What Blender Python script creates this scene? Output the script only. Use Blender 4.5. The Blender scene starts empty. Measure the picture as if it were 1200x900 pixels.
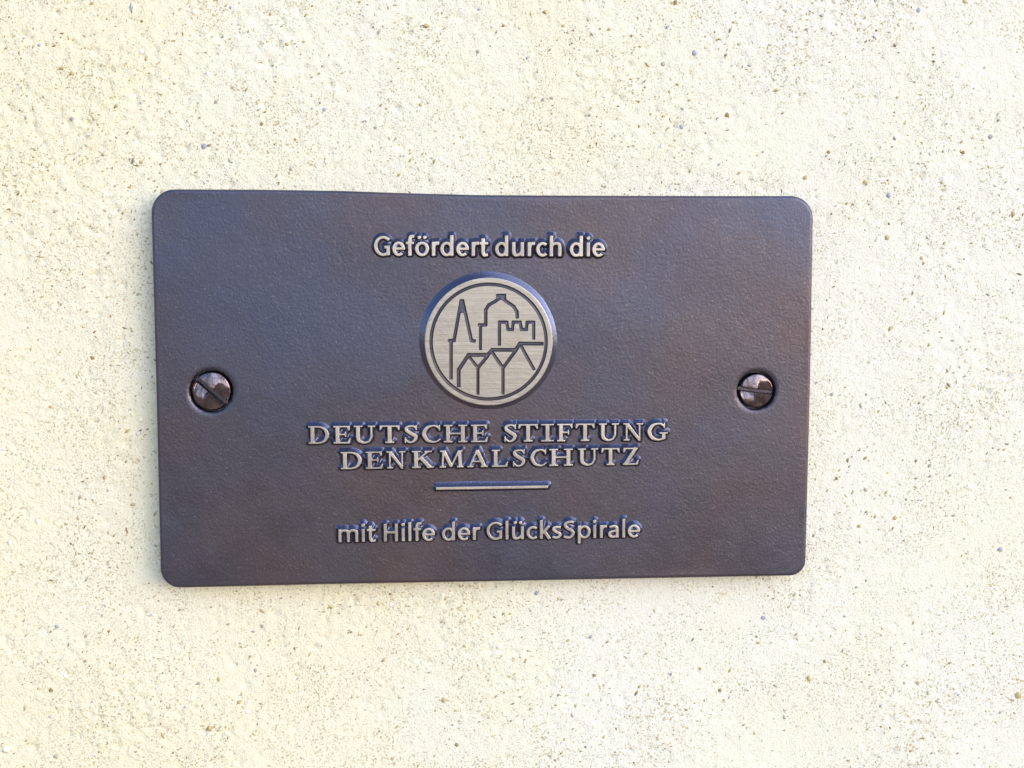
import bpy, math, random
import numpy as np
from mathutils import Vector, Matrix

random.seed(7)
RNG = np.random.default_rng(11)
scene = bpy.context.scene
COL = scene.collection

# ------------------------------------------------------------------ camera
PLATE_T = 0.0055           # plate front stands this far off the wall plane (y = 0)
CZ = 1.50                  # height of the plaque above the ground
FPX = 1500.0               # focal length in pixels of the 1200 px wide photograph
DIST = 0.294               # camera to plate front, along the wall normal
NADIR = (520.0, 290.0)     # pixel where the wall normal through the lens meets the wall

n_c = Vector(((NADIR[0] - 600) / FPX, (450 - NADIR[1]) / FPX, -1.0)).normalized()
BASE = Matrix(((1, 0, 0), (0, 0, -1), (0, 1, 0)))          # camera axes -> world, looking along +Y
n_w = BASE @ n_c
Q = n_w.rotation_difference(Vector((0, 1, 0))).to_matrix()
RCAM = Q @ BASE
# put the plate centre (pixel 566,455) at x=0, z=CZ
d0 = RCAM @ Vector(((566 - 600) / FPX, (450 - 455) / FPX, -1.0))
CAM = Vector((0, -PLATE_T, CZ)) - d0 * (DIST / d0.y)
cam_data = bpy.data.cameras.new("camera")
cam_data.sensor_fit = 'HORIZONTAL'
cam_data.sensor_width = 36.0
cam_data.lens = 36.0 * FPX / 1200.0
cam_data.clip_start = 0.01
cam_data.clip_end = 3000.0
cam = bpy.data.objects.new("camera", cam_data)
COL.objects.link(cam)
cam.matrix_world = Matrix.Translation(CAM) @ RCAM.to_4x4()
scene.camera = cam

# ------------------------------------------------------------------ world, sun, exposure
SUN_EL, SUN_AZ = math.radians(18), math.radians(134)        # azimuth clockwise from +Y
world = bpy.data.worlds.new("World")
scene.world = world
world.use_nodes = True
wn = world.node_tree.nodes
sky = wn.new("ShaderNodeTexSky")
sky.sky_type = 'NISHITA'
sky.sun_disc = False
sky.sun_elevation = SUN_EL
sky.sun_rotation = SUN_AZ
world.node_tree.links.new(sky.outputs[0], wn["Background"].inputs[0])
wn["Background"].inputs[1].default_value = 0.15
sun_data = bpy.data.lights.new("sun", 'SUN')
sun_data.energy = 1.1
sun_data.angle = math.radians(100)
sun_data.color = (1.0, 0.99, 0.985)
sun = bpy.data.objects.new("sun", sun_data)
COL.objects.link(sun)
sdir = Vector((math.sin(SUN_AZ) * math.cos(SUN_EL), math.cos(SUN_AZ) * math.cos(SUN_EL), math.sin(SUN_EL)))
sun.rotation_euler = sdir.to_track_quat('Z', 'Y').to_euler()
sun.location = (2, -3, 4)

vs = scene.view_settings
vs.view_transform = 'Standard'
vs.look = 'None'
vs.exposure = 0.97
vs.gamma = 1.0
vs.use_curve_mapping = False

# ------------------------------------------------------------------ pixel -> place
def p2(px, py, h=0.0):
    """photo pixel -> (x, z) on the plane that stands h proud of the plate front"""
    d = RCAM @ Vector(((px - 600) / FPX, (450 - py) / FPX, -1.0))
    k = (-PLATE_T - h - CAM.y) / d.y
    p = CAM + d * k
    return np.array((p.x, p.z - CZ))

MM = 0.001
H_REL = 0.00085             # relief height

# ------------------------------------------------------------------ materials
def mat(name):
    m = bpy.data.materials.new(name)
    m.use_nodes = True
    nt = m.node_tree
    return m, nt, nt.nodes["Principled BSDF"]

def N(nt, typ, **kw):
    n = nt.nodes.new(typ)
    for k, v in kw.items():
        if k in n.inputs:
            n.inputs[k].default_value = v
        else:
            setattr(n, k, v)
    return n

def coords(nt, scale=(1, 1, 1)):
    tc = nt.nodes.new("ShaderNodeTexCoord")
    mp = nt.nodes.new("ShaderNodeMapping")
    mp.inputs["Scale"].default_value = scale
    nt.links.new(tc.outputs["Object"], mp.inputs[0])
    return mp.outputs[0]

def noise(nt, co, scale, detail=3.0, rough=0.55):
    n = N(nt, "ShaderNodeTexNoise", Scale=scale, Detail=detail, Roughness=rough)
    nt.links.new(co, n.inputs["Vector"])
    return n.outputs["Fac"]

def ramp(nt, fac, stops):
    r = nt.nodes.new("ShaderNodeValToRGB")
    e = r.color_ramp.elements
    while len(e) < len(stops):
        e.new(0.5)
    for el, (p, c) in zip(e, stops):
        el.position = p
        el.color = (c[0], c[1], c[2], 1) if hasattr(c, '__len__') else (c, c, c, 1)
    nt.links.new(fac, r.inputs[0])
    return r.outputs[0]

def mix(nt, fac, a, b, mode='MIX'):
    m = nt.nodes.new("ShaderNodeMix")
    m.data_type = 'RGBA'
    m.blend_type = mode
    for sock, v in ((m.inputs[0], fac), (m.inputs[6], a), (m.inputs[7], b)):
        if isinstance(v, bpy.types.NodeSocket):
            nt.links.new(v, sock)
        else:
            sock.default_value = v if not hasattr(v, '__len__') else (*v[:3], 1)
    return m.outputs[2]

def bump(nt, bsdf, height, strength, dist, prev=None):
    b = N(nt, "ShaderNodeBump", Strength=strength, Distance=dist)
    nt.links.new(height, b.inputs["Height"])
    if prev is not None:
        nt.links.new(prev, b.inputs["Normal"])
    nt.links.new(b.outputs[0], bsdf.inputs["Normal"])
    return b.outputs[0]

def make_patina(name, grain, rough, metal=0.75, gain=(1, 1, 1)):
    m, nt, b = mat(name)
    co = coords(nt)
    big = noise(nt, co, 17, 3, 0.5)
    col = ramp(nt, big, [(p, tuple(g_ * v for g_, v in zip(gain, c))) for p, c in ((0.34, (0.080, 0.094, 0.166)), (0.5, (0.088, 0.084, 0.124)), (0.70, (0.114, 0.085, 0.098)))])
    fine = noise(nt, co, 1900, 2, 0.6)
    speck = ramp(nt, fine, [(0.62, 0.0), (0.72, 1.0)])
    col = mix(nt, mix(nt, 0.6, (0, 0, 0), speck), col, (0.19, 0.175, 0.20))
    nt.links.new(col, b.inputs["Base Color"])
    b.inputs["Metallic"].default_value = metal
    r = ramp(nt, noise(nt, co, 90, 4, 0.6), [(0.3, rough - 0.07), (0.7, rough + 0.1)])
    nt.links.new(r, b.inputs["Roughness"])
    h1 = bump(nt, b, noise(nt, co, 1700, 3, 0.65), 0.42 * grain, 0.0002)
    bump(nt, b, noise(nt, co, 330, 2, 0.5), 0.05 * grain, 0.0004, h1)
    return m

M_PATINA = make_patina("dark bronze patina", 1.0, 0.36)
M_FLANK = make_patina("smooth dark bronze flank", 0.8, 0.18, 0.85, (1.25, 1.4, 1.6))

def make_bright(name, lo, hi, rough, streak):
    m, nt, b = mat(name)
    co = coords(nt)
    sn = noise(nt, coords(nt, (60, 1, 2600)), 1.0, 3, 0.6)
    col = ramp(nt, sn, [(0.3, lo), (0.7, hi)])
    tarn = ramp(nt, noise(nt, co, 240, 4, 0.65), [(0.46, 0.0), (0.78, 0.75)])
    col = mix(nt, tarn, col, (0.36, 0.31, 0.31))
    oi = nt.nodes.new("ShaderNodeObjectInfo")
    tone = ramp(nt, oi.outputs["Random"], [(0.0, 0.80), (1.0, 1.06)])
    col = mix(nt, 1.0, col, tone, 'MULTIPLY')
    nt.links.new(col, b.inputs["Base Color"])
    b.inputs["Metallic"].default_value = 0.75
    b.inputs["Roughness"].default_value = rough
    h_ = bump(nt, b, sn, streak, 0.0001)
    bump(nt, b, noise(nt, co, 700, 3, 0.6), 0.25, 0.0002, h_)
    return m
M_BRIGHT = make_bright("rubbed bright bronze", (0.46, 0.43, 0.41), (0.60, 0.56, 0.54), 0.4, 0.15)
M_DISC = make_bright("brushed grey bronze", (0.33, 0.315, 0.31), (0.46, 0.44, 0.43), 0.38, 0.35)

m, nt, b = mat("polished dark steel")
co = coords(nt)
col = ramp(nt, noise(nt, co, 420, 4, 0.7), [(0.36, (0.075, 0.055, 0.065)), (0.64, (0.23, 0.19, 0.235))])
nt.links.new(col, b.inputs["Base Color"])
b.inputs["Metallic"].default_value = 1.0
b.inputs["Roughness"].default_value = 0.21
bump(nt, b, noise(nt, co, 600, 3, 0.6), 0.4, 0.0004)
M_SCREW = m

m, nt, b = mat("cream lime plaster")
co = coords(nt)
sep = nt.nodes.new("ShaderNodeSeparateXYZ")
nt.links.new(co, sep.inputs[0])
tint_x = N(nt, "ShaderNodeMath", operation='MULTIPLY_ADD')          # wall tint runs from cream to cooler white along X, broken by noise
nt.links.new(sep.outputs["X"], tint_x.inputs[0])
tint_x.inputs[1].default_value = 1.7
nt.links.new(noise(nt, co, 14, 4, 0.6), tint_x.inputs[2])
col = ramp(nt, tint_x.outputs[0], [(0.30, (0.76, 0.75, 0.63)), (0.50, (0.755, 0.765, 0.70)), (0.68, (0.75, 0.772, 0.775))])
patch = noise(nt, co, 60, 4, 0.65)
gr = noise(nt, co, 1900, 2, 0.6)
tan = mix(nt, 1.0, ramp(nt, gr, [(0.55, 0.0), (0.64, 1.0)]), ramp(nt, patch, [(0.40, 0.12), (0.62, 1.0)]), 'MULTIPLY')
col = mix(nt, tan, col, (0.40, 0.34, 0.22))
gr2 = noise(nt, co, 1300, 2, 0.6)
col = mix(nt, ramp(nt, gr2, [(0.60, 0.0), (0.68, 0.6)]), col, (0.87, 0.86, 0.82))
nt.links.new(col, b.inputs["Base Color"])
b.inputs["Roughness"].default_value = 0.9
b.inputs["Specular IOR Level"].default_value = 0.25
h1 = bump(nt, b, noise(nt, co, 2100, 3, 0.65), 0.7, 0.0004)
bump(nt, b, noise(nt, co, 900, 3, 0.6), 0.2, 0.0003, h1)
M_WALL = m

def plain(name, c, c2, rough=0.8, sc=900, metal=0.0):
    m, nt, b = mat(name)
    co = coords(nt)
    nt.links.new(ramp(nt, noise(nt, co, sc, 3, 0.6), [(0.35, c), (0.65, c2)]), b.inputs["Base Color"])
    b.inputs["Roughness"].default_value = rough
    b.inputs["Metallic"].default_value = metal
    return m

M_GRAIN = [plain("tan sand", (0.42, 0.34, 0.19), (0.55, 0.47, 0.30)),
           plain("grey sand", (0.30, 0.29, 0.27), (0.46, 0.45, 0.43)),
           plain("brown sand", (0.24, 0.17, 0.09), (0.36, 0.27, 0.15)),
           plain("white sand", (0.80, 0.79, 0.75), (0.86, 0.85, 0.82)),
           plain("blue grey sand", (0.22, 0.25, 0.36), (0.42, 0.46, 0.60))]
M_GROUND = plain("pale gravel ground", (0.34, 0.24, 0.15), (0.46, 0.34, 0.23), 0.95, 6)

# ------------------------------------------------------------------ mesh helpers
def link(name, me, parent=None, loc=None, **props):
    o = bpy.data.objects.new(name, me)
    COL.objects.link(o)
    if parent is not None:
        o.parent = parent
    if loc is not None:
        o.location = loc
    for k, v in props.items():
        o[k] = v
    return o

def mesh_np(name, V, faces, mats, fmat=None, smooth=True, sharp=None):
    me = bpy.data.meshes.new(name)
    me.from_pydata(V, [], faces)
    for mm in mats:
        me.materials.append(mm)
    if fmat is not None:
        me.polygons.foreach_set("material_index", np.asarray(fmat, dtype=np.int32))
    me.polygons.foreach_set("use_smooth", np.full(len(me.polygons), smooth, dtype=bool))
    if sharp is not None:
        me.set_sharp_from_angle(angle=math.radians(sharp))
    me.validate()
    me.update()
    return me

def poly_sdf(P, poly):
    """signed distance of points P (n,2) to a closed polygon (m,2); negative inside"""
    A = np.asarray(poly, float)
    B = np.roll(A, -1, axis=0)
    d2 = np.full(len(P), 1e9)
    ins = np.zeros(len(P), bool)
    for a, b_ in zip(A, B):
        e = b_ - a
        l2 = e @ e
        if l2 < 1e-18:
            continue
        w = P - a
        t = np.clip((w @ e) / l2, 0, 1)
        q = w - t[:, None] * e
        d2 = np.minimum(d2, (q * q).sum(1))
        c = (a[1] > P[:, 1]) != (b_[1] > P[:, 1])
        if abs(e[1]) > 1e-15:
            ins ^= c & (P[:, 0] < e[0] * (P[:, 1] - a[1]) / e[1] + a[0])
    return np.sqrt(d2) * np.where(ins, -1, 1)

def union_sdf(P, polys):
    s = np.full(len(P), 1e9)
    for q in polys:
        s = np.minimum(s, poly_sdf(P, q))
    return s

def field_mesh(x0, x1, y0, y1, step, fieldfn, cuts, keep, zf, mf):
    """grid cells cut along the level lines `cuts` [(field, level)], kept where keep(F); height zf(F, x, y); material mf(F).
    returns verts (x, y, h), faces, material indices"""
    nx, ny = int(math.ceil((x1 - x0) / step)) + 1, int(math.ceil((y1 - y0) / step)) + 1
    xs = x0 + np.arange(nx) * step
    ys = y0 + np.arange(ny) * step
    X, Y = np.meshgrid(xs, ys)
    P = np.stack([X.ravel(), Y.ravel()], 1)
    F = np.stack(fieldfn(P), 1)
    rows = [np.concatenate([P, F], 1)]
    nv = len(P)
    ii = (np.arange(ny - 1)[:, None] * nx + np.arange(nx - 1)[None, :]).ravel()
    quads = np.stack([ii, ii + 1, ii + nx + 1, ii + nx], 1)
    split = np.zeros(len(quads), bool)
    for k, lv in cuts:
        s = F[quads, k] > lv
        split |= s.any(1) & ~s.all(1)
    whole = quads[~split]
    Fm = F[whole].mean(1)
    ok = keep(Fm)
    faces = [tuple(q) for q in whole[ok].tolist()]
    mats = mf(Fm[ok]).tolist()
    extra, key = [], {}
    allrow = rows[0]
    def row(i):
        return allrow[i] if i < nv else extra[i - nv]
    def cutpt(a, b_, k, lv):
        ra, rb = row(a), row(b_)
        t = (lv - ra[2 + k]) / (rb[2 + k] - ra[2 + k])
        r = ra + (rb - ra) * t
        r[2 + k] = lv
        kk = (round(r[0] * 1e8), round(r[1] * 1e8))
        if kk not in key:
            key[kk] = nv + len(extra)
            extra.append(r)
        return key[kk]
    fm2, f2 = [], []
    for q in quads[split].tolist():
        polys = [q]
        for k, lv in cuts:
            nxt = []
            for pl in polys:
                vals = [row(i)[2 + k] - lv for i in pl]
                if all(v <= 1e-12 for v in vals) or all(v >= -1e-12 for v in vals):
                    nxt.append(pl)
                    continue
                lo, hi = [], []
                for j, i in enumerate(pl):
                    i2 = pl[(j + 1) % len(pl)]
                    v, v2 = vals[j], vals[(j + 1) % len(pl)]
                    if v <= 0: lo.append(i)
                    if v >= 0: hi.append(i)
                    if v * v2 < 0:
                        c = cutpt(i, i2, k, lv)
                        lo.append(c); hi.append(c)
                for r in (lo, hi):
                    if len(r) >= 3:
                        nxt.append(r)
            polys = nxt
        for pl in polys:
            f2.append(pl)
            fm2.append(np.mean([row(i)[2:] for i in pl], axis=0))
    if f2:
        fm2 = np.array(fm2)
        ok2 = keep(fm2)
        mm = mf(fm2)
        for pl, k_, m_ in zip(f2, ok2, mm):
            if k_:
                faces.append(tuple(pl)); mats.append(int(m_))
    R = np.concatenate([allrow, np.array(extra)]) if extra else allrow
    used = np.unique(np.concatenate([np.array(f) for f in faces]))
    re = np.full(len(R), -1)
    re[used] = np.arange(len(used))
    R = R[used]
    faces = [tuple(int(re[i]) for i in f) for f in faces]
    h = zf(R[:, 2:], R[:, 0], R[:, 1])
    return np.stack([R[:, 0], R[:, 1], h], 1), faces, mats

def to_plate(V):
    """(x, z, h) plate coordinates -> world-oriented xyz relative to the plaque's base"""
    return np.stack([V[:, 0], -PLATE_T - V[:, 2], V[:, 1]], 1)

# ------------------------------------------------------------------ the wall and the ground
GX, GZ, GS = 0.20, 0.155, 0.00055
def band_noise(shape, wl, seed):
    """smooth random field with feature size wl (metres), unit variance"""
    r = np.random.default_rng(seed).standard_normal(shape)
    fy = np.fft.fftfreq(shape[0], GS)[:, None]
    fx = np.fft.fftfreq(shape[1], GS)[None, :]
    k2 = (fx ** 2 + fy ** 2) * wl ** 2
    f = np.fft.ifft2(np.fft.fft2(r) * np.exp(-2.0 * k2)).real
    return f / f.std()

dx = np.arange(-GX, GX + 1e-9, GS)
dz = np.arange(-GZ, GZ + 1e-9, GS)
shp = (len(dz), len(dx))
W1 = band_noise(shp, 0.030, 1)
W2 = band_noise(shp, 0.006, 2)
W3 = band_noise(shp, 0.0022, 3)
W4 = band_noise(shp, 0.0011, 4)
ROUGHNESS = np.clip(0.8 - 0.35 * (dx[None, :] / GX) + 0.25 * (dz[:, None] / GZ) + 0.18 * W1, 0.3, 1.3)
HGT = 0.00012 * W1 + ROUGHNESS * (0.00003 * W2 + 0.00003 * W3 + 0.00006 * W4)
pits = np.clip(-W4 - 1.5, 0, 2)
HGT -= ROUGHNESS * 0.00030 * pits
tap = np.clip(np.minimum(GX - np.abs(dx)[None, :], GZ - np.abs(dz)[:, None]) / 0.02, 0, 1)
HGT *= tap
# the wall lies flat behind the plate
def wall_h(x, z):
    i = np.clip((np.asarray(z) + GZ) / GS, 0, shp[0] - 1.001)
    j = np.clip((np.asarray(x) + GX) / GS, 0, shp[1] - 1.001)
    i0, j0 = i.astype(int), j.astype(int)
    a, c = i - i0, j - j0
    return (HGT[i0, j0] * (1 - a) * (1 - c) + HGT[i0 + 1, j0] * a * (1 - c)
            + HGT[i0, j0 + 1] * (1 - a) * c + HGT[i0 + 1, j0 + 1] * a * c)

cx = np.array([-2.5, -1.2, -0.6, -0.3])
cz0 = np.array([-CZ, -0.9, -0.45, -0.22])
cz1 = np.array([0.22, 0.45, 0.9, 1.4])
ax = np.concatenate([cx, dx, -cx[::-1]])
az = np.concatenate([cz0, dz, cz1])
full = np.zeros((len(az), len(ax)))
full[4:4 + shp[0], 4:4 + shp[1]] = HGT
AX, AZ = np.meshgrid(ax, az)
V = np.stack([AX.ravel(), -full.ravel(), AZ.ravel() + CZ], 1)
nx_, nz_ = len(ax), len(az)
ii = (np.arange(nz_ - 1)[:, None] * nx_ + np.arange(nx_ - 1)[None, :]).ravel()
Fq = np.stack([ii, ii + 1, ii + nx_ + 1, ii + nx_], 1)
# back and rim make it a solid wall 0.3 m thick
nb = len(V)
V = np.concatenate([V, [(-2.5, 0.3, 0), (2.5, 0.3, 0), (2.5, 0.3, 2.9), (-2.5, 0.3, 2.9)]])
bot = list(range(0, nx_))
top = list(range((nz_ - 1) * nx_, nz_ * nx_))
lef = list(range(0, nz_ * nx_, nx_))
rig = list(range(nx_ - 1, nz_ * nx_, nx_))
faces = Fq.tolist() + [[nb, nb + 3, nb + 2, nb + 1],
                       bot[::-1] + [nb, nb + 1], top + [nb + 2, nb + 3],
                       lef + [nb + 3, nb], rig[::-1] + [nb + 1, nb + 2]]
wall = link("plaster_wall", mesh_np("plaster_wall", V, faces, [M_WALL], None, True, 80),
            label="rough cream plaster wall with sandy grain behind the plaque", category="wall")

g = bpy.data.meshes.new("ground")
g.from_pydata([(-900, -900, 0), (900, -900, 0), (900, 900, 0), (-900, 900, 0)], [], [(0, 1, 2, 3)])
g.materials.append(M_GROUND)
link("ground", g, kind="structure")

# ------------------------------------------------------------------ the plate
def arc_corner(prev, c, nxt, r, n=10):
    c = np.array(c, float)
    u = np.array(prev) - c; u /= np.linalg.norm(u)
    v = np.array(nxt) - c; v /= np.linalg.norm(v)
    half = math.acos(np.clip(u @ v, -1, 1)) / 2
    t = r / math.tan(half)
    bis = (u + v) / np.linalg.norm(u + v)
    o = c + bis * r / math.sin(half)
    a, b_ = c + u * t - o, c + v * t - o
    a0 = math.atan2(a[1], a[0])
    da = (math.atan2(b_[1], b_[0]) - a0 + math.pi) % (2 * math.pi) - math.pi
    return [tuple(o + r * np.array((math.cos(a0 + da * i / n), math.sin(a0 + da * i / n)))) for i in range(n + 1)]

TL, TR, BR, BL = (176, 221.5), (954, 229.5), (944.5, 675), (188, 690)
outline_px = []
outline_px += arc_corner((182, 450), TL, (300, 222), 27)
outline_px += [(300, 222), (400, 223.5), (480, 226.3), (560, 228.4), (700, 229.2), (850, 229.6)]
outline_px += arc_corner((850, 229.6), TR, (950, 450), 26)
outline_px += [(950.2, 450)]
outline_px += arc_corner((950.2, 450), BR, (760, 678.5), 19)
outline_px += [(760, 678.5), (560, 682.3), (380, 685.6)]
outline_px += arc_corner((380, 685.6), BL, (182.5, 450), 23)
outline_px += [(182.3, 450)]
OUT = np.array([p2(*q) for q in outline_px])

SCREWS = [((247.6, 458.3), 22.9, 25.2), ((886.6, 457.8), 20.6, 23.2)]   # centre px, head radius px, hole radius px
PXM = np.linalg.norm(p2(700, 450) - p2(600, 450)) / 100               # metres per photo pixel on the plate
holes = [(p2(*c), rh * PXM) for c, rr, rh in SCREWS]

BEV = 0.0007
def plate_fields(P):
    o = poly_sdf(P, OUT)
    hl = np.min([np.hypot(P[:, 0] - c[0], P[:, 1] - c[1]) - r for c, r in holes], axis=0)
    return [o, hl]

def sm_noise(x, y, s, seed):
    r = np.random.default_rng(seed)
    z = np.zeros_like(x)
    for _ in range(14):
        a, ph = r.uniform(0, 2 * math.pi), r.uniform(0, 2 * math.pi)
        k = 2 * math.pi / s * r.uniform(0.5, 1.6)
        z += np.sin(k * (x * math.cos(a) + y * math.sin(a)) + ph)
    return z / 3.74

def plate_h(x, y):
    return 0.00006 * sm_noise(x, y, 0.03, 5) + 0.000009 * sm_noise(x, y, 0.006, 6)

def plate_z(F, x, y):
    o, hl = F[:, 0], F[:, 1]
    t = np.clip((o + BEV) / BEV, 0, 1)
    z = -BEV * (1 - np.sqrt(np.clip(1 - t * t, 0, 1)))
    t2 = np.clip((0.0004 - hl) / 0.0004, 0, 1)
    z -= 0.0003 * t2 * t2
    return z + plate_h(x, y) * np.clip(-o / 0.002, 0, 1)

V, faces, mm = field_mesh(OUT[:, 0].min() - .001, OUT[:, 0].max() + .001, OUT[:, 1].min() - .001, OUT[:, 1].max() + .001,
                          0.0006, plate_fields, [(0, 0.0), (0, -BEV), (0, -BEV * 0.35), (1, 0.0)],
                          lambda F: (F[:, 0] < 0) & (F[:, 1] > 0), plate_z, lambda F: np.zeros(len(F), int))
V3 = to_plate(V).tolist()
# side walls: border edges dropped to the wall / to the counterbore floor
cnt = {}
for f in faces:
    for a, b_ in zip(f, f[1:] + f[:1]):
        cnt[(a, b_)] = 1
border = [(a, b_) for a, b_ in cnt if (b_, a) not in cnt]
FLOOR_H = -0.0030
cen = [h[0] for h in holes]
lower, inner = {}, {}
def low(i):
    if i not in lower:
        x, y, z = V3[i]
        hit = None
        for c, r in holes:
            if math.hypot(x - c[0], z - c[1]) < r * 1.2:
                hit = (c, r)
        lower[i] = len(V3)
        V3.append([x, (-PLATE_T - FLOOR_H) if hit else 0.0008, z])
        if hit:
            inner[i] = len(V3)
            c, r = hit
            k = 0.0021 / math.hypot(x - c[0], z - c[1])
            V3.append([c[0] + (x - c[0]) * k, -PLATE_T - FLOOR_H, c[1] + (z - c[1]) * k])
    return lower[i]
for a, b_ in border:
    la, lb = low(a), low(b_)
    faces.append((b_, a, la, lb))
    if a in inner and b_ in inner:
        faces.append((lb, la, inner[a], inner[b_]))

plaque = bpy.data.objects.new("plaque", None)
COL.objects.link(plaque)
plaque.location = (0, 0, CZ)
plaque.empty_display_size = 0.02
plaque["label"] = "dark bronze plaque with raised German lettering screwed to the cream wall"
plaque["category"] = "plaque"
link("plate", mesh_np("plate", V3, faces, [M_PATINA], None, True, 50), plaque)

# ------------------------------------------------------------------ glyphs
def stroke(pts, closed=False):
    """points (x, y, width) -> outline polygon"""
    p = np.array(pts, float)
    d = np.gradient(p[:, :2], axis=0)
    d /= np.linalg.norm(d, axis=1)[:, None]
    n = np.stack([-d[:, 1], d[:, 0]], 1)
    return np.concatenate([p[:, :2] + n * p[:, 2:] / 2, (p[:, :2] - n * p[:, 2:] / 2)[::-1]])

def smooth(pts, n=7):
    """Catmull-Rom through (x, y, width) points"""
    p = np.array(pts, float)
    q = np.concatenate([[2 * p[0] - p[1]], p, [2 * p[-1] - p[-2]]])
    out = []
    for i in range(1, len(q) - 2):
        for k in range(n):
            t = k / n
            out.append(0.5 * ((2 * q[i]) + (q[i + 1] - q[i - 1]) * t + (2 * q[i - 1] - 5 * q[i] + 4 * q[i + 1] - q[i + 2]) * t * t
                              + (3 * q[i] - q[i - 1] - 3 * q[i + 1] + q[i + 2]) * t ** 3))
    out.append(p[-1])
    return stroke(out)

def rect(x0, x1, y0, y1):
    return np.array([(x0, y0), (x1, y0), (x1, y1), (x0, y1)], float)

def line(x0, y0, x1, y1, w):
    return stroke([(x0, y0, w), (x1, y1, w)])

def dot(x, y, r):
    return np.array([(x + r * math.cos(a), y + r * math.sin(a)) for a in np.linspace(0, 2 * math.pi, 18, endpoint=False)])

def earc(cx_, cy_, rx, ry, a0, a1, s, thin=0.8, n=26):
    """elliptic stroke whose OUTER radii are rx, ry; width s at the sides, s*thin at top and bottom"""
    out = []
    for a in np.linspace(math.radians(a0), math.radians(a1), n):
        w = s * (thin + (1 - thin) * math.cos(a) ** 2)
        out.append((cx_ + (rx - w / 2) * math.cos(a), cy_ + (ry - w / 2) * math.sin(a), w))
    return stroke(out)

def sans(ch, s):
    h = s / 2
    if ch == 'G':
        return 650, [earc(360, 337, 325, 347, 42, 310, s), rect(588 - s, 588, 30, 345), rect(400, 588, 345 - .85 * s, 345),
                     smooth([(360 + .642 * (325 - h), 337 - .766 * (347 - h) + 14, .8 * s), (530, 60, .9 * s), (575, 85, .8 * s)])]
    if ch == 'e':
        return 505, [earc(255, 240, 222, 252, -4, 312, s), rect(70, 474, 205, 205 + .72 * s)]
    if ch == 'f':
        return 300, [rect(85, 85 + s, 0, 560), smooth([(85 + h, 540, s), (105 + h, 625, s), (190, 672, .9 * s), (300, 668, .8 * s)]), rect(10, 280, 485 - .75 * s, 485)]
    if ch in 'oö':
        r = [earc(277, 240, 245, 252, 0, 185, s), earc(277, 240, 245, 252, 180, 365, s)]
        if ch == 'ö':
            r += [dot(180, 635, 60), dot(374, 635, 60)]
        return 555, r
    if ch == 'r':
        return 335, [rect(70, 70 + s, 0, 485), smooth([(70 + h, 270, s), (100 + h, 370, s), (200, 435, .95 * s), (325, 440, .95 * s)])]
    if ch == 'd':
        return 570, [earc(262, 240, 228, 252, 0, 185, s), earc(262, 240, 228, 252, 180, 365, s), rect(496 - s, 496, 0, 715)]
    if ch == 'p':
        return 570, [earc(308, 240, 228, 252, 0, 185, s), earc(308, 240, 228, 252, 180, 365, s), rect(74, 74 + s, -205, 485)]
    if ch == 't':
        return 340, [rect(85, 85 + s, 110, 610), smooth([(85 + h, 135, s), (110 + h, 55, s), (200, 32, .9 * s), (312, 45, .8 * s)]), rect(12, 312, 485 - .75 * s, 485)]
    if ch in 'uü':
        r = [rect(68, 68 + s, 170, 485), rect(488 - s, 488, 0, 485),
             smooth([(68 + h, 190, s), (90 + h, 75, s), (220, 35, .85 * s), (340, 75, .85 * s), (488 - h, 180, .8 * s)])]
        if ch == 'ü':
            r += [dot(180, 635, 60), dot(374, 635, 60)]
        return 556, r
    if ch == 'c':
        return 450, [earc(268, 240, 232, 252, 48, 312, s)]
    if ch == 'h':
        return 558, [rect(70, 70 + s, 0, 715), rect(490 - s, 490, 0, 310),
                     smooth([(70 + h, 310, .8 * s), (200, 420, .85 * s), (330, 450, .85 * s), (465 - h, 410, s), (490 - h, 295, s)])]
    if ch == 'i':
        return 238, [rect(68, 68 + s, 0, 485), dot(68 + h, 635, 64)]
    if ch == 'l':
        return 238, [rect(68, 68 + s, 0, 715)]
    if ch == 'm':
        r = [rect(70, 70 + s, 0, 485)]
        for a, b_ in ((70, 370), (370, 670)):
            r += [rect(b_, b_ + s, 0, 320), smooth([(a + h, 310, .8 * s), (a + 110, 415, .85 * s), (a + 210, 448, .85 * s), (b_ + h - 22, 405, s), (b_ + h, 300, s)])]
        return 836, r
    if ch == 'H':
        return 652, [rect(78, 78 + s, 0, 674), rect(574 - s, 574, 0, 674), rect(100, 560, 305, 305 + .85 * s)]
    if ch == 'k':
        return 480, [rect(70, 70 + s, 0, 715), line(110 + h, 215, 400, 490, s), line(225, 300, 420, -5, 1.05 * s)]
    if ch == 's':
        return 400, [smooth([(345, 420, .8 * s), (235, 448, .85 * s), (110, 415, .95 * s), (95, 335, s), (190, 255, s), (300, 195, s), (315, 105, .95 * s), (200, 35, .85 * s), (45, 65, .8 * s)])]
    if ch == 'S':
        return 495, [smooth([(425, 605, .8 * s), (300, 640, .85 * s), (145, 590, .95 * s), (110, 490, s), (200, 385, s), (350, 290, s), (400, 180, s), (320, 60, .9 * s), (190, 32, .85 * s), (50, 75, .8 * s)])]
    if ch == 'a':
        return 484, [rect(415 - s, 415, 0, 300), smooth([(415 - h, 290, s), (390 - h, 400, s), (250, 448, .85 * s), (85, 405, .8 * s)]),
                     smooth([(415 - h, 268, .7 * s), (230, 255, .75 * s), (110, 205, .95 * s), (88, 125, s), (130, 50, .9 * s), (215, 32, .8 * s), (330, 70, .75 * s), (415 - h, 140, .7 * s)])]
    raise KeyError(ch)

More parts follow.
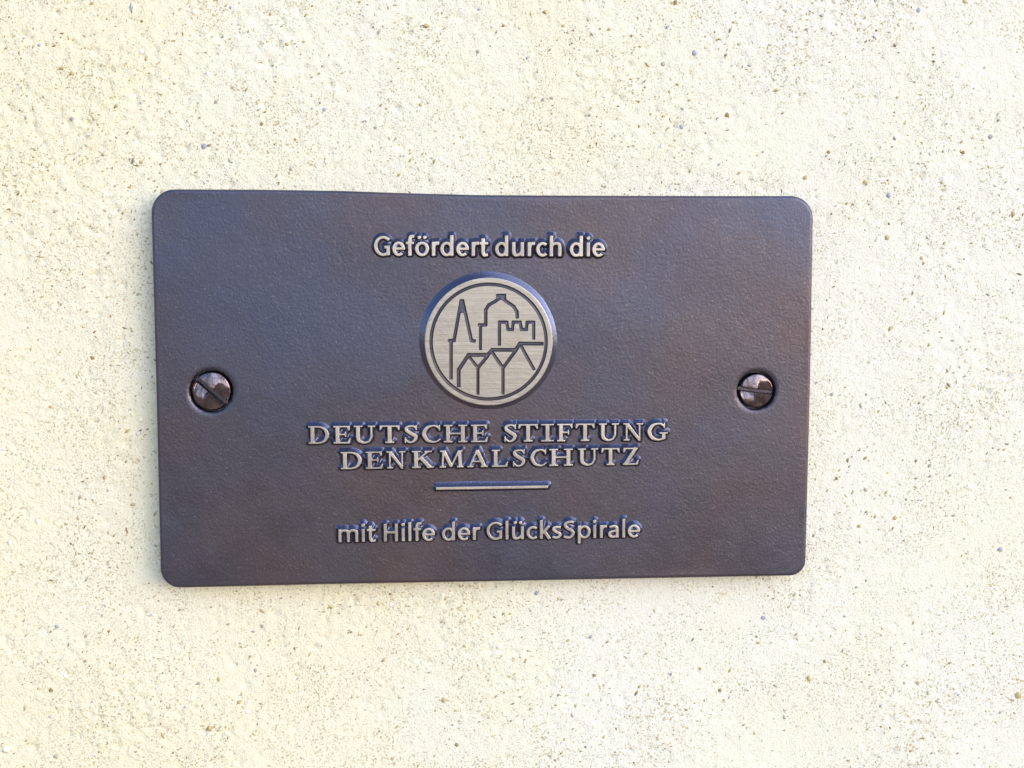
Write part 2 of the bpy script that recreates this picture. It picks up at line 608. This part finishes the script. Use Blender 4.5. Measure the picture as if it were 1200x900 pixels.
T_, t_, sf = 128, 62, 56
def serif(ch):
    lo, hi = (0, sf), (700 - sf, 700)
    R = rect
    if ch == 'D':
        return 720, [R(75, 75 + T_, 0, 700), R(0, 300, *lo), R(0, 300, *hi),
                     smooth([(170, 669, t_), (380, 666, t_), (560, 575, 95), (648, 350, T_), (560, 125, 95), (380, 34, t_), (170, 31, t_)])]
    if ch in 'EFL':
        g = [R(75, 75 + T_, 0, 700)]
        W = 585
        if ch in 'EF':
            g += [R(0, 545, *hi), np.array([(545, 700), (555, 520), (515, 520), (450, 660)]), R(180, 420, 330, 388), R(392, 432, 255, 465)]
        if ch in 'EL':
            g += [R(0, 560, *lo), np.array([(558, 0), (585, 195), (545, 195), (470, 45)])]
        if ch == 'F':
            g += [R(0, 290, *lo)]; W = 555
        if ch == 'L':
            g += [R(0, 290, *hi)]
        return W, g
    if ch == 'U':
        return 740, [R(80, 80 + T_, 220, 700), R(0, 290, *hi), R(575, 640, 220, 700), R(485, 740, *hi),
                     smooth([(80 + T_ / 2, 240, T_), (175, 115, T_ - 10), (300, 38, 85), (390, 30, 72), (530, 85, 66), (608, 240, 64)])]
    if ch == 'T':
        return 660, [R(330 - T_ / 2, 330 + T_ / 2, 0, 700), R(185, 475, *lo), R(10, 650, *hi),
                     np.array([(10, 700), (0, 515), (42, 515), (105, 655)]), np.array([(650, 700), (660, 515), (618, 515), (555, 655)])]
    if ch == 'S':
        return 470, [smooth([(405, 565, 58), (350, 645, 62), (225, 670, 68), (95, 610, 95), (100, 490, 115), (240, 375, 135), (375, 270, 125), (385, 145, 105), (285, 40, 72), (165, 28, 60), (55, 130, 58)]),
                     R(388, 430, 500, 700), R(28, 70, 0, 215)]
    if ch in 'CG':
        g = [smooth([(595, 560, 60), (500, 648, 64), (370, 671, 68), (180, 595, 110), (75, 350, T_ + 4), (180, 105, 110), (370, 30, 68), (510, 50, 60), (625, 145, 55)]),
             R(578, 620, 480, 700)]
        if ch == 'G':
            g[0] = smooth([(595, 560, 60), (500, 648, 64), (370, 671, 68), (180, 595, 110), (75, 350, T_ + 4), (180, 105, 110), (370, 30, 68), (480, 40, 62), (590, 75, 60)])
            g += [R(520, 520 + T_ - 8, 55, 300), R(430, 715, 265, 320)]
        return (715 if ch == 'G' else 640), g
    if ch == 'H':
        return 800, [R(85, 85 + T_, 0, 700), R(715 - T_, 715, 0, 700), R(0, 300, *lo), R(0, 300, *hi), R(500, 800, *lo), R(500, 800, *hi), R(180, 620, 325, 385)]
    if ch == 'I':
        return 300, [R(106, 194, 0, 700), R(0, 300, *lo), R(0, 300, *hi)]
    if ch == 'N':
        return 760, [R(100, 162, 0, 690), R(600, 662, 0, 700), np.array([(40, 700), (205, 700), (662, 60), (662, -15), (600, -15)]),
                     R(0, 190, *hi), R(15, 250, *lo), R(510, 760, *hi)]
    if ch == 'K':
        return 740, [R(75, 75 + T_, 0, 700), R(0, 290, *lo), R(0, 290, *hi), line(170, 310, 560, 680, 68), line(285, 440, 625, 15, T_), R(510, 740, *lo), R(430, 680, *hi)]
    if ch == 'M':
        return 900, [line(115, 15, 155, 680, 64), line(165, 690, 450, 50, T_ - 4), line(435, 30, 740, 680, 64), line(755, 690, 790, 10, T_),
                     R(10, 240, *lo), R(660, 900, *lo), R(30, 200, *hi), R(700, 870, *hi)]
    if ch == 'A':
        return 740, [line(95, 20, 365, 700, 66), line(355, 700, 620, 15, T_), R(190, 540, 205, 262), R(0, 220, *lo), R(490, 740, *lo)]
    if ch == 'Z':
        return 585, [R(30, 555, *hi), R(10, 560, *lo), line(485, 690, 95, 10, T_), np.array([(30, 700), (20, 515), (62, 515), (125, 655)]), np.array([(558, 0), (585, 195), (545, 195), (470, 45)])]
    raise KeyError(ch)

LW = 0.00085
RISE = np.array((0.0, 0.00026))       # the cast flanks run out further above each letter than below it
EDGE = 0.00008
def relief_profile(S, B, p=1.35):
    t = np.clip(S / np.maximum(S - B, 1e-9), 0, 1)
    e = np.clip((S + EDGE) / EDGE, 0, 1)
    H = H_REL - 0.00004 * e * e
    return np.where(S <= 0, H, -0.00010 + (H + 0.00010) * (1 - t) ** p)

def relief(name, polys, step=0.00009, width=LW):
    A = np.concatenate(polys)
    c = (A.min(0) + A.max(0)) / 2
    pad = width + 4.5 * step
    def fld(P):
        return [union_sdf(P, polys), union_sdf(P - RISE, polys) - width]
    V, f, mm = field_mesh(A[:, 0].min() - pad, A[:, 0].max() + pad, A[:, 1].min() - pad, A[:, 1].max() + pad, step, fld,
                          [(0, 0.0), (0, -EDGE), (1, 0.0)], lambda F: F[:, 1] < 0,
                          lambda F, x, y: relief_profile(F[:, 0], F[:, 1]),
                          lambda F: (F[:, 0] > 0).astype(int))
    V[:, :2] -= c
    W = np.stack([V[:, 0], -V[:, 2], V[:, 1]], 1)
    return link(name, mesh_np(name, W, f, [M_BRIGHT, M_FLANK], mm, True, 48), plaque, (c[0], -PLATE_T, c[1]))

def sans_line(text, a_px, b_px, cap_px, weight):
    """text whose first ink starts at pixel a and last ink ends at pixel b, both on the baseline"""
    A, B = p2(*a_px, H_REL), p2(*b_px, H_REL)
    pen, items = 0.0, []
    for ch in text:
        if ch == ' ':
            pen += 200
            continue
        adv, polys = sans(ch, weight)
        items.append((pen, polys)); pen += adv
    allx = np.concatenate([q[:, 0] + p for p, ps in items for q in ps])
    x0, x1 = allx.min(), allx.max()
    u = (B - A) / np.linalg.norm(B - A)
    v = np.array((-u[1], u[0]))
    sx = np.linalg.norm(B - A) / (x1 - x0)
    sy = cap_px * PXM / 674
    for pen, polys in items:
        relief("letter", [A + ((q[:, 0] + pen - x0) * sx)[:, None] * u + (q[:, 1] * sy)[:, None] * v for q in polys])

def serif_line(items, base, cap_px):
    """items: (letter, left px, right px); base(px) gives the baseline pixel row"""
    for ch, l, r in items:
        W, polys = serif(ch)
        a, b_ = p2(l, base(l), H_REL), p2(r, base(r), H_REL)
        u = (b_ - a) / W
        un = u / np.linalg.norm(u)
        v = np.array((-un[1], un[0])) * cap_px * PXM / 700
        relief("letter", [a + q[:, :1] * u + q[:, 1:] * v for q in polys])

sans_line("Gefördert durch die", (438.3, 299.6), (708.5, 300.6), 22.2, 116)
sans_line("mit Hilfe der GlücksSpirale", (396.8, 635.6), (750.0, 629.6), 21.0, 100)

z3 = lambda q: [(c, 350 + a / 5.217, 350 + b_ / 5.217) for c, a, b_ in q]
z4 = lambda q: [(c, 570 + a / 5.217, 570 + b_ / 5.217) for c, a, b_ in q]
row1 = z3([('D', 60, 188), ('E', 213, 318), ('U', 338, 468), ('T', 495, 617), ('S', 643, 730), ('C', 753, 868), ('H', 886, 1030), ('E', 1054, 1156)]) \
     + z4([('S', 105, 187), ('T', 195, 314), ('I', 334, 412), ('F', 432, 526), ('T', 545, 660), ('U', 688, 808), ('N', 836, 956), ('G', 983, 1107)])
serif_line(row1, lambda x: 520.2 - (x - 362) * (4.2 / 421), 20.6)
row2 = z3([('D', 258, 388), ('E', 410, 515), ('N', 538, 652), ('K', 693, 825), ('M', 860, 1007), ('A', 1030, 1156)]) \
     + z4([('L', 33, 132), ('S', 158, 240), ('C', 268, 368), ('H', 384, 528), ('U', 560, 682), ('T', 703, 814), ('Z', 833, 930)])
serif_line(row2, lambda x: 550.0 - (x - 400) * (5.4 / 350), 20.2)

bar = [p2(511, 574.0, H_REL), p2(642, 572.0, H_REL), p2(642.5, 569.0, H_REL), p2(511, 571.0, H_REL)]
relief("divider_bar", [np.array(bar)], 0.0001, 0.0010)

# ------------------------------------------------------------------ emblem
def z1(x, y):
    return p2(480 + x / 5.142, 310 + y / 5.142, H_REL)
EC = z1(477, 466)
ER = np.linalg.norm(z1(862, 466) - z1(92, 466)) / 2
GR = ER * 347 / 385.5
zp = np.linalg.norm(z1(577, 466) - z1(477, 466)) / 100            # metres per zoomed pixel
def es(pts, w=19):
    w = w * 1.12
    p = [z1(*q) for q in pts]
    out = []
    for a, b_ in zip(p, p[1:]):
        e = (b_ - a) / np.linalg.norm(b_ - a) * w * zp * 0.35
        out.append(stroke([(*(a - e), w * zp), (*(b_ + e), w * zp)]))
    return out
LINES = []
LINES += es([(250, 685), (250, 458)]) + es([(238, 458), (268, 458), (311, 216)]) + es([(319, 216), (373, 458), (392, 461)])
LINES += [np.array([z1(*q) for q in ((302, 212), (328, 212), (342, 300), (315, 290), (290, 300))])]
LINES += es([(427, 510), (427, 366)], 17) + es([(418, 364), (459, 364), (459, 272), (478, 243), (518, 220), (544, 200)])
LINES += [np.array([z1(*q) for q in ((521, 176), (583, 176), (583, 203), (566, 220), (552, 208), (538, 220), (521, 203))])]
LINES += es([(560, 205), (588, 225), (628, 253), (647, 285), (649, 318)])
LINES += es([(541, 482), (541, 347), (586, 347), (592, 391), (620, 391), (624, 347), (666, 347), (674, 391), (704, 391), (708, 347), (748, 347), (748, 446)], 18)
LINES += es([(296, 732), (296, 633), (355, 545), (470, 545), (497, 514), (640, 514), (664, 476), (800, 477)], 21)
LINES += es([(362, 560), (412, 622), (412, 778)], 17) + es([(412, 622), (470, 552)], 19)
LINES += es([(497, 528), (563, 622), (563, 776)], 18) + es([(563, 622), (645, 512)], 19)
LINES += es([(672, 492), (749, 630)], 18)

EW = 7.4 * PXM
def emblem_fields(P):
    rr = np.hypot(P[:, 0] - EC[0], P[:, 1] - EC[1])
    base = np.hypot(P[:, 0] - EC[0] + 0.00005, P[:, 1] - EC[1] - 0.00028) - ER - EW
    ring = np.abs(rr - GR) - 10.5 * zp
    return [rr - ER, np.minimum(ring, union_sdf(P, LINES)), base]
def emblem_z(F, x, y):
    z = relief_profile(F[:, 0], F[:, 2], 1.2)
    return z - np.clip(-F[:, 1], 0, 0.00028) * 1.2 * (F[:, 0] < 0)
pad = EW + 0.0006
V, f, mm = field_mesh(EC[0] - ER - pad, EC[0] + ER + pad, EC[1] - ER - pad, EC[1] + ER + pad, 0.00011, emblem_fields,
                      [(0, 0.0), (2, 0.0), (1, 0.0)], lambda F: F[:, 2] < 0, emblem_z,
                      lambda F: np.where(F[:, 0] > 0, 1, np.where(F[:, 1] < 0, 2, 0)))
V[:, :2] -= EC
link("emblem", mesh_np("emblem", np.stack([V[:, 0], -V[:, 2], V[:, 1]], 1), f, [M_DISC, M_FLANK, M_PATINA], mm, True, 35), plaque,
     (EC[0], -PLATE_T, EC[1]), label="round bright medallion engraved with a spire, dome, battlements and roofs")

# ------------------------------------------------------------------ one-way screws
def make_screw(c_px, r_px, slot_deg, label):
    c = p2(*c_px)
    R = r_px * PXM
    nr, na = 44, 144
    V, f = [(0.0, 0.0)], []
    for i in range(1, nr + 1):
        for k in range(na):
            a = 2 * math.pi * k / na
            V.append((R * i / nr * math.cos(a), R * i / nr * math.sin(a)))
    P = np.array(V)
    r = np.hypot(P[:, 0], P[:, 1]) / R
    z = 0.00055 * (1 - r ** 2) - 0.0001 - 0.0006 * np.clip((r - 0.9) / 0.1, 0, 1) ** 2
    ca, sa = math.cos(math.radians(slot_deg)), math.sin(math.radians(slot_deg))
    u, v = P[:, 0] * ca + P[:, 1] * sa, -P[:, 0] * sa + P[:, 1] * ca
    s = np.where(u < 0, -v, v)                       # > 0 on the two ramp sides
    rim = np.clip((0.93 - r) / 0.1, 0, 1)
    ramp_ = np.clip(1 - s / (0.66 * R), 0, 1) ** 1.3 * (s > 0) * np.clip(np.abs(u) / (0.12 * R), 0, 1)
    z = z - 0.0007 * ramp_ * rim
    slot = np.clip((0.13 * R - np.abs(v)) / (0.03 * R), 0, 1)
    z = np.where(slot > 0, np.minimum(z, z * (1 - slot) + slot * (-0.0017)), z)
    for k in range(na):
        f.append((0, 1 + k, 1 + (k + 1) % na))
    for i in range(nr - 1):
        for k in range(na):
            a, b_ = 1 + i * na + k, 1 + i * na + (k + 1) % na
            f.append((a, a + na, b_ + na, b_))
    W = [(p[0], -PLATE_T - h, p[1]) for p, h in zip(P, z)]
    o0 = 1 + (nr - 1) * na
    rings = [(R, FLOOR_H + 0.0006), (R * 0.985, FLOOR_H), (0.0020, FLOOR_H), (0.0020, -PLATE_T - 0.012), (0.0001, -PLATE_T - 0.013)]
    prev = o0
    for rr, h in rings:
        st = len(W)
        for k in range(na):
            a = 2 * math.pi * k / na
            W.append((rr * math.cos(a), -PLATE_T - h, rr * math.sin(a)))
        for k in range(na):
            k2 = (k + 1) % na
            f.append((prev + k, st + k, st + k2, prev + k2))
        prev = st
    fm = [int(all(slot[i] > 0.3 for i in q if i < len(P)) and max(q) < len(P)) for q in f]
    link("screw", mesh_np("screw", W, f, [M_SCREW, M_PATINA], fm, True, 32), None, (c[0], 0, CZ + c[1]),
         label=label, category="screw", group="screws holding the plaque")

make_screw((247.6, 458.3), 22.9, -41, "slightly larger shiny screw with steep diagonal slot and dark bow-tie recess")
make_screw((886.6, 457.8), 20.6, -7, "slightly smaller shiny screw with nearly level slot, brown and blue facets")

# ------------------------------------------------------------------ grains and pebbles in the plaster
def wall_px(px, py):
    q = p2(px, py, -PLATE_T)
    return q
OCT = np.array([(1, 0, 0), (-1, 0, 0), (0, 1, 0), (0, -1, 0), (0, 0, 1), (0, 0, -1)], float)
OCF = [(0, 2, 4), (2, 1, 4), (1, 3, 4), (3, 0, 4), (2, 0, 5), (1, 2, 5), (3, 1, 5), (0, 3, 5)]
NG = 60000
gx = RNG.uniform(-0.165, 0.165, NG); gz = RNG.uniform(-0.125, 0.125, NG)
ji = ((gz + GZ) / GS).astype(int); jj = ((gx + GX) / GS).astype(int)
dens = np.clip(0.62 - 1.6 * gx + 0.3 * W1[ji, jj] + 0.28 * W2[ji, jj], 0.08, 1)
keepg = (RNG.random(NG) < dens) & (poly_sdf(np.stack([gx, gz], 1), OUT) > -0.001)
gx, gz = gx[keepg], gz[keepg]
n = len(gx)
size = 0.000125 * np.exp(RNG.normal(0, 0.42, n))
kind = RNG.choice(5, n, p=[0.48, 0.22, 0.15, 0.13, 0.02])
V = np.zeros((n, 6, 3)); 
for k in range(n):
    a = RNG.normal(0.5, 0.7)
    el = RNG.uniform(1.0, 2.6)
    q = OCT * RNG.uniform(0.7, 1.25, (6, 1))
    x, y, z = q[:, 0] * size[k] * el, q[:, 1] * size[k] * 0.75, q[:, 2] * size[k]
    V[k, :, 0] = x * math.cos(a) - z * math.sin(a)
    V[k, :, 2] = x * math.sin(a) + z * math.cos(a)
    V[k, :, 1] = y
V[:, :, 0] += gx[:, None]; V[:, :, 2] += gz[:, None] + CZ
V[:, :, 1] -= wall_h(gx, gz)[:, None]
faces = (np.array(OCF)[None] + (np.arange(n) * 6)[:, None, None]).reshape(-1, 3)
link("sand_grains", mesh_np("sand_grains", V.reshape(-1, 3), faces.tolist(), M_GRAIN, np.repeat(kind, 8), True), wall, kind="stuff")

def pebble_mesh(i, mt):
    import bmesh
    bm = bmesh.new()
    bmesh.ops.create_icosphere(bm, subdivisions=1, radius=1.0)
    r = random.Random(i)
    for v in bm.verts:
        v.co *= r.uniform(0.8, 1.15)
        v.co.y *= 0.7
    me = bpy.data.meshes.new("pebble")
    bm.to_mesh(me); bm.free()
    me.materials.append(mt)
    me.polygons.foreach_set("use_smooth", np.full(len(me.polygons), True))
    return me
PEB = [[pebble_mesh(10 * j + i, mt) for i in range(4)] for j, mt in enumerate(M_GRAIN)]
spots = [(84, 139, 3.6, 4), (42, 195, 4.2, 3), (240, 172, 4, 4), (380, 129, 3.6, 4), (166, 60, 5, 3), (228, 14, 4.5, 3), (30, 138, 3, 1), (166, 25, 2.6, 2),
         (814, 62, 5, 4), (777, 75, 4, 1), (791, 3, 4, 2), (1076, 12, 4, 4), (1130, 2, 4, 0), (1160, 160, 4, 1), (945, 35, 3.5, 1), (1042, 229, 4.5, 4), (1040, 278, 4.5, 0),
         (1014, 213, 4, 0), (1080, 303, 3.5, 0), (516, 187, 4, 3), (798, 149, 3.6, 4), (981, 561, 3, 2), (1168, 690, 5, 3), (1172, 644, 4.5, 4), (894, 724, 4.5, 4), (1090, 714, 4.5, 3),
         (1048, 607, 4, 0), (1075, 800, 4, 0), (1059, 800, 3.2, 1), (948, 795, 5, 0), (966, 775, 3.5, 2), (1135, 571, 6, 3), (1007, 616, 4, 0), (585, 758, 5, 3), (520, 820, 4.5, 0), (628, 695, 4, 4),
         (308, 734, 3.6, 1), (127, 740, 2.8, 2), (60, 809, 3, 2), (44, 611, 4.5, 3), (12, 636, 4, 3), (7, 878, 6, 3), (289, 834, 4.5, 3), (76, 792, 4, 3), (440, 150, 3, 1), (563, 822, 3, 1),
         (165, 492, 3.6, 3), (975, 462, 3.2, 1), (162, 345, 3.4, 1), (1192, 815, 6, 0), (883, 750, 4, 3), (1100, 335, 3.6, 3), (700, 60, 3, 1), (620, 100, 3.4, 3), (660, 30, 3, 0), (560, 60, 3.4, 1)]
def near(px, py):
    return all((px - s[0]) ** 2 + (py - s[1]) ** 2 > 28 ** 2 for s in spots)
while len(spots) < 170:
    px, py = random.uniform(-150, 1350), random.uniform(-120, 1020)
    if near(px, py) and not (172 < px < 958 and 216 < py < 695):
        spots.append((px, py, random.uniform(2.0, 3.8), random.choice([0, 0, 1, 1, 3, 3, 3, 4, 2])))
for px, py, rpx, kd in spots:
    q = wall_px(px, py)
    s = rpx * PXM * 0.95
    h = float(wall_h(q[:1], q[1:])[0])
    o = link("pebble", random.choice(PEB[kd]), wall, (q[0], -h + 0.2 * s, q[1] + CZ))
    o.rotation_euler = (random.uniform(-.3, .3), random.uniform(0, 6.28), random.uniform(-.3, .3))
    o.scale = (s * random.uniform(0.85, 1.2), s * 0.8, s * random.uniform(0.75, 1.05))
